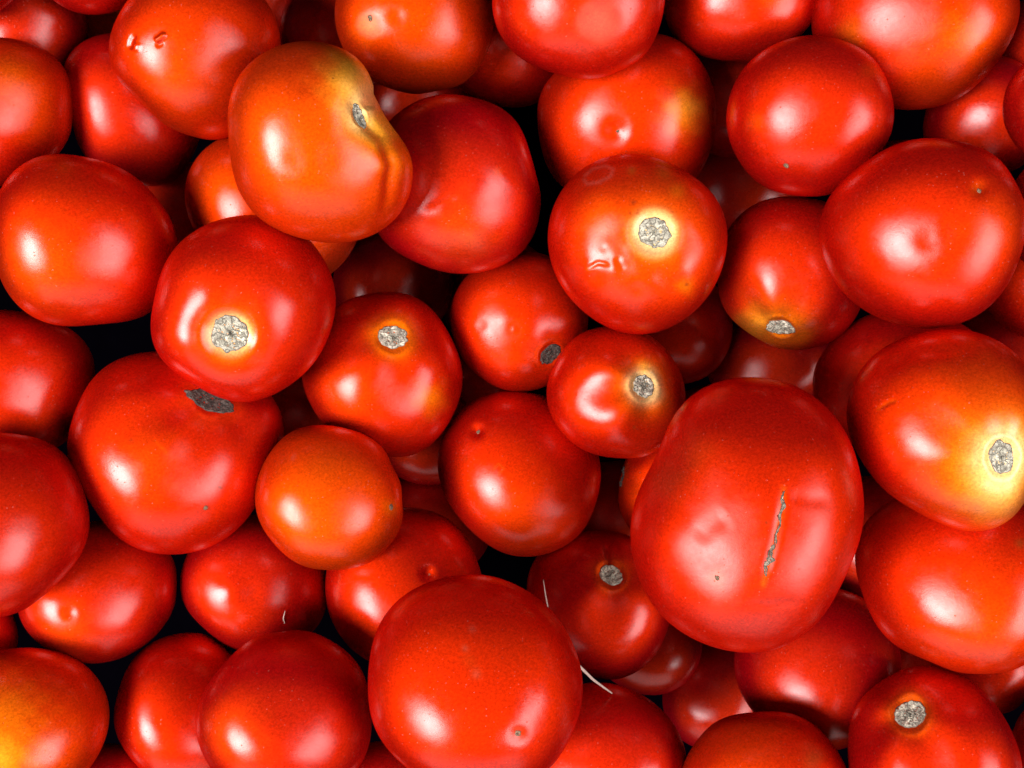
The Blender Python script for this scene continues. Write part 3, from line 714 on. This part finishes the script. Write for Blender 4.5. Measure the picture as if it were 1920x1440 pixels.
DIST = {
    'A2': 0.3367, 'A9': 0.357, 'A10': 0.3572, 'A12': 0.3483, 'A13': 0.3247, 'A15': 0.3393, 'A16': 0.3526, 'A19': 0.3665, 'A22': 0.3748, 'A7': 0.3713,
    'A4': 0.3641, 'A3': 0.398, 'A1': 0.3873, 'A5': 0.408, 'A6': 0.4065, 'A8': 0.4018, 'A17': 0.3812, 'A20': 0.3885, 'A21': 0.4, 'A18': 0.3886,
    'A14': 0.3841, 'A56': 0.3779, 'A53': 0.381, 'A23': 0.4023, 'A24': 0.3749, 'A11': 0.393, 'A25': 0.4002, 'A26': 0.4313, 'A27': 0.4197, 'A28': 0.4523,
    'A29': 0.42, 'A30': 0.42, 'A31': 0.4503, 'A32': 0.4351, 'A33': 0.435, 'A34': 0.3865, 'A35': 0.4085, 'A36': 0.4433, 'A37': 0.435, 'A38': 0.4043,
    'A39': 0.4775, 'A40': 0.45, 'A41': 0.42, 'A43': 0.4207, 'A44': 0.485, 'A45': 0.4055, 'A46': 0.3978, 'A47': 0.4295, 'A48': 0.52, 'A49': 0.3962,
    'A50': 0.444, 'A51': 0.435, 'A52': 0.418, 'A54': 0.4048, 'A55': 0.42, 'A57': 0.4166, 'A58': 0.4099, 'A59': 0.4359, 'A60': 0.4219, 'A62': 0.42,
    'A61': 0.445, 'A63': 0.4629, 'A64': 0.4838, 'A65': 0.4724, 'A66': 0.4949, 'B1': 0.4739, 'B2': 0.5124, 'B3': 0.485, 'B4': 0.4606, 'B5': 0.4814,
    'B6': 0.4598, 'B13': 0.5025, 'B17': 0.478, 'B8': 0.45, 'B11': 0.4628, 'B12': 0.5163, 'B14': 0.45, 'B16': 0.4888, 'B18': 0.4768,
}


def settle(T):
    """push the bodies along their lines of sight until they only touch, nearer ones on top"""
    n = len(T)
    goal = []
    for t in T:
        R = t.r0
        g = 0.034 / R
        g = 0.36 + 0.35 * (g - 0.36)
        g = min(max(g, 0.31), 0.40) + (0, 0.008, 0.02, 0.035, 0.045, 0.05, 0.05)[t.s['l']] + t.s.get('dz', 0)
        t.D = t.goal = g
    pairs = []
    for i in range(n):
        for j in range(i + 1, n):
            a, b = T[i], T[j]
            d = math.hypot(a.c[0] - b.c[0], a.c[1] - b.c[1])
            if d < (a.r0 + b.r0) * F * 1.12:
                if a.s['l'] <= b.s['l']:
                    pairs.append((i, j))
                else:
                    pairs.append((j, i))
    for it in range(500):
        for t in T:
            t.D += 0.02 * (t.goal - t.D) if it < 420 else 0.0
        for i, j in pairs:
            a, b = T[i], T[j]          # a lies on b
            A, B = a.centre(), b.centre()
            v = B - A
            L = np.linalg.norm(v)
            req = (a.reach(v) + b.reach(-v)) * 0.985
            if L < req or b.D < a.D + 0.0 and d < 0:
                lat = v - (v @ a.d) * a.d
                l2 = lat @ lat
                need = math.sqrt(max(req * req - l2, 0.0)) - (v @ a.d)
                if need > 0:
                    need = min(need, 0.02)
                    a.D -= need * 0.35
                    b.D += need * 0.55
    return pairs


def link(name, verts, faces, mat, attrs=None, parent=None, origin=None):
    me = bpy.data.meshes.new(name)
    if origin is None:
        origin = verts.mean(axis=0)
    local = verts - origin
    if isinstance(faces, np.ndarray):
        nf, k = faces.shape
        me.vertices.add(len(local))
        me.vertices.foreach_set('co', local.astype(np.float32).ravel())
        me.loops.add(nf * k)
        me.loops.foreach_set('vertex_index', faces.ravel())
        me.polygons.add(nf)
        me.polygons.foreach_set('loop_start', np.arange(0, nf * k, k, dtype=np.int32))
    else:
        me.from_pydata(local.tolist(), [], faces)
    me.update(calc_edges=True)
    me.polygons.foreach_set('use_smooth', np.ones(len(me.polygons), dtype=bool))
    for an, (kind, vals) in (attrs or {}).items():
        at = me.attributes.new(an, kind, 'POINT')
        at.data.foreach_set('color' if kind == 'FLOAT_COLOR' else 'value', vals.astype(np.float32).ravel())
    me.materials.append(mat)
    o = bpy.data.objects.new(name, me)
    sc.collection.objects.link(o)
    if parent is not None:
        o.parent = parent
        o.location = origin - np.array(parent.location)
    else:
        o.location = origin
    return o


def scar_part(t, body, name, px, py, rx, ry, rot, mat, relief, segs=56, rings=14, jag=0.16):
    """a corky disc sitting in the skin: ragged rim, rough face, sunken middle"""
    c = t.dir_of(px, py)
    rs = t.rng
    if name == 'stem_scar':
        c = t.pole
    up = np.array([0, 1.0, 0])
    ax = np.cross(up, c)
    ax /= np.linalg.norm(ax)
    ay = np.cross(c, ax)
    R = t.r0 * F
    hs = [(k, rs.uniform(0, 6.28), rs.normal() / k ** 0.6) for k in range(2, 14)]
    V, rim = [], []
    cr, sr = math.cos(math.radians(rot)), math.sin(math.radians(rot))
    dirs, lift = [], []
    for i in range(rings + 1):
        f = i / rings
        for j in range(segs):
            a = 2 * math.pi * j / segs
            e = sum(m * math.sin(k * a + p) for k, p, m in hs) * jag * 0.35 * f
            x = rx / R * f * math.cos(a) * (1 + e)
            y = ry / R * f * math.sin(a) * (1 + e)
            x, y = x * cr - y * sr, x * sr + y * cr
            dirs.append(c + ax * x + ay * y)
            z = 0.55 + 0.45 * math.sin(f * 9.0 + 1.0) * (1 - f) + rs.normal() * 0.33
            if f < 0.2:
                z -= 0.5
            if i >= rings - 1:
                z = rs.uniform(-0.1, 0.5) if i == rings - 1 else -0.9
            lift.append(z * relief)
            rim.append(1.0 if i >= rings else (0.75 if i == rings - 1 else 0.0))
    dirs = np.array(dirs)
    dirs /= np.linalg.norm(dirs, axis=1)[:, None]
    P = t.surf(dirs)
    P = P + dirs * (np.array(lift) / F)[:, None]
    X = t.world(P)
    faces = []
    for i in range(rings):
        for j in range(segs):
            a, b = i * segs + j, i * segs + (j + 1) % segs
            faces.append((a, a + segs, b + segs, b))
    return link(name, X, faces, mat, {'rim': ('FLOAT', np.array(rim))}, body)


def crack_part(t, body, path, width, mat):
    """a corky seam that fills a growth crack"""
    pts = np.array(path, float)
    N = 46
    L = np.linspace(0, len(pts) - 1, N)
    i = np.minimum(L.astype(int), len(pts) - 2)
    f = (L - i)[:, None]
    mid = pts[i] * (1 - f) + pts[i + 1] * f
    rs = t.rng
    dirs, lift, rim = [], [], []
    tang = np.gradient(mid, axis=0)
    tang /= np.linalg.norm(tang, axis=1)[:, None]
    nor = np.stack([-tang[:, 1], tang[:, 0]], 1)
    wv = np.interp(np.linspace(0, 1, N), np.linspace(0, 1, len(width)), width) * (1 + 0.35 * rs.normal(size=N) * 0.7)
    C = 7
    for k in range(N):
        for j in range(C):
            q = (j / (C - 1) - 0.5) * 2
            p = mid[k] + nor[k] * q * max(wv[k], 1.0)
            dirs.append(t.dir_of(*p))
            edge = abs(q) > 0.9
            lift.append((-1.6 if edge else 1.2 + rs.normal() * 1.0))
            rim.append(0.9 if abs(q) > 0.6 and rs.rand() < 0.5 else 0.0)
    dirs = np.array(dirs)
    P = t.surf(dirs) + dirs * (np.array(lift) / F)[:, None]
    faces = []
    for k in range(N - 1):
        for j in range(C - 1):
            a = k * C + j
            faces.append((a, a + 1, a + C + 1, a + C))
    o = link('growth_crack', t.world(P), faces, mat, {'rim': ('FLOAT', np.array(rim))}, body)
    return o


def build(t):
    s = t.s
    lv = s.get('lv', 6)
    n, f = ico(lv)
    P = t.surf(n)
    X = t.world(P)
    # pigment: ripeness varies over the skin
    rs = t.rng
    w = np.zeros(len(n))
    for k in range(6):
        w += np.sin(n @ (rs.normal(size=3) * 2.2) + rs.uniform(0, 6.28)) * 0.4
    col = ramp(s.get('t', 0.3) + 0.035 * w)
    g = np.arccos(np.clip(n @ t.pole, -1, 1))
    if s.get('scar'):
        rad = max(s['scar'][2], s['scar'][3]) / (t.r0 * F)
        for (cname, reach_, amt) in s.get('halo', [('gold', 2.1, 0.75), ('cream', 1.45, 0.7)]):
            m = amt * np.exp(-np.clip(g / rad - 0.85, 0, None) ** 2 / (reach_ - 0.85) ** 2 * 1.6)
            col = col * (1 - m[:, None]) + np.array(NAMED[cname]) * m[:, None]
    scuff = np.zeros(len(n))
    S = t.screen(t.base(n))
    near = n[:, 2] > -0.1
    for (x, y, r, cname, amt) in s.get('spots', []):
        q = np.hypot(S[:, 0] - x, S[:, 1] - y) / r
        jit = 1 + 0.18 * np.sin(S[:, 0] * 0.11 + x) * np.sin(S[:, 1] * 0.13 + y)
        m = np.where(near, amt * np.exp(-(q * jit) ** 2), 0)
        col = col * (1 - m[:, None]) + np.array(NAMED[cname]) * m[:, None]
    for (pts, wd, cname, amt) in s.get('lines', []):
        q, tt = seg_dist(S, pts)
        m = np.where(near, amt * np.exp(-(q / wd) ** 2), 0)
        col = col * (1 - m[:, None]) + np.array(NAMED[cname]) * m[:, None]
    for (x, y, r, amt) in s.get('scuff', []):
        q = np.hypot(S[:, 0] - x, S[:, 1] - y) / r
        scuff = np.maximum(scuff, np.where(near, amt * (1 / (1 + np.exp((q - 1) * 9))), 0))
    rgba = np.concatenate([col, np.ones((len(n), 1))], 1)
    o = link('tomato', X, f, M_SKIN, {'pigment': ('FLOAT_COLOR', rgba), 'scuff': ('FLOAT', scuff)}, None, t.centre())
    o['label'] = s['label']
    o['category'] = 'tomato'
    o['group'] = s.get('group', 'tomatoes heaped in the pile')
    if s.get('scar') and s.get('showscar', True):
        x, y, rx, ry, rot = s['scar'][:5]
        rx, ry = rx * 0.92, ry * 0.92
        mt = M_CORK_DARK if s.get('darkscar') else M_CORK
        scar_part(t, o, 'stem_scar', x, y, rx, ry, rot, mt, s.get('relief', 2.6))
    for (x, y, r) in s.get('tips', []):
        scar_part(t, o, 'blossom_scar', x, y, r, r * 0.85, 20 * r, M_BLOSSOM, 0.9, 18, 4, 0.22)
    for (path, width) in s.get('cracks', []):
        crack_part(t, o, path, width, M_CORK_TAN)
    return o


T = [Tomato(s, i) for i, s in enumerate(SPECS)]
if all(t.s['k'] in DIST for t in T):
    for t in T:
        t.D = DIST[t.s['k']]
else:
    settle(T)
low = min((t.centre()[2] - t.h * t.D) for t in T)
for t in T:
    t.obj = build(t)
BY = {t.s['k']: t for t in T}

# ------------------------------------------------------------------ the base under the pile
fz = low - 0.004
fl = np.array([[-0.9, -0.9, fz], [0.9, -0.9, fz], [0.9, 0.9, fz], [-0.9, 0.9, fz]])
floor = link('ground', fl, [(0, 1, 2, 3)], M_FLOOR)
floor['kind'] = 'structure'
floor['label'] = 'base under the heap of tomatoes, blackened for the shade in the gaps'

# ------------------------------------------------------------------ bits of dry straw


def on_skin(key, px, py, lift=0.0006):
    t = BY[key]
    n = t.dir_of(px, py)
    P = t.surf(n[None])
    X = t.world(P + n[None] * (lift / t.D))
    return X[0]


def stalk(path, radii, label):
    path = np.array(path)
    N = 14
    L = np.linspace(0, len(path) - 1, N)
    i = np.minimum(L.astype(int), len(path) - 2)
    fr = (L - i)[:, None]
    mid = path[i] * (1 - fr) + path[i + 1] * fr
    tang = np.gradient(mid, axis=0)
    tang /= np.linalg.norm(tang, axis=1)[:, None]
    V, faces = [], []
    S = 8
    rr = np.interp(np.linspace(0, 1, N), np.linspace(0, 1, len(radii)), radii)
    for k in range(N):
        a = np.cross(tang[k], [0, 0, 1.0])
        a /= np.linalg.norm(a)
        b = np.cross(tang[k], a)
        for j in range(S):
            q = 2 * math.pi * j / S
            V.append(mid[k] + rr[k] * (math.cos(q) * a + 0.6 * math.sin(q) * b))
    for k in range(N - 1):
        for j in range(S):
            p, q = k * S + j, k * S + (j + 1) % S
            faces.append((p, q, q + S, p + S))
    faces.append(tuple(range(S))[::-1])
    faces.append(tuple(range((N - 1) * S, N * S)))
    o = link('straw', np.array(V), faces, M_STRAW)
    o['label'] = label
    o['category'] = 'straw'
    o['group'] = 'dry straw bits'


e = on_skin('A43', 1028, 1091, 0.003)
stalk([e, on_skin('A43', 1027, 1115, 0.0012), on_skin('A43', 1032, 1150)], [0.00015, 0.0003, 0.0003],
      'thin pale straw standing up beside the big tomato at the bottom')
a0 = on_skin('A45', 1082, 1243, 0.001)
t15 = BY['A15']
a1 = on_skin('A45', 1147, 1303, 0.0008)
s0 = CAM + ray(1080, 1243) * (np.linalg.norm(a1 - CAM) * 0.93)
stalk([s0, (s0 + a1) / 2 + np.array([-0.0004, -0.0006, 0.0]), a1], [0.0006, 0.00055, 0.0003],
      'thicker pale straw poking out behind the big bottom tomato')
stalk([on_skin('A52', 532, 1143, 0.0012), on_skin('A52', 530, 1158, 0.0006), on_skin('A52', 533, 1168, 0.0004)],
      [0.00012, 0.00028, 0.0002], 'tiny pale fibre stuck on a red tomato')
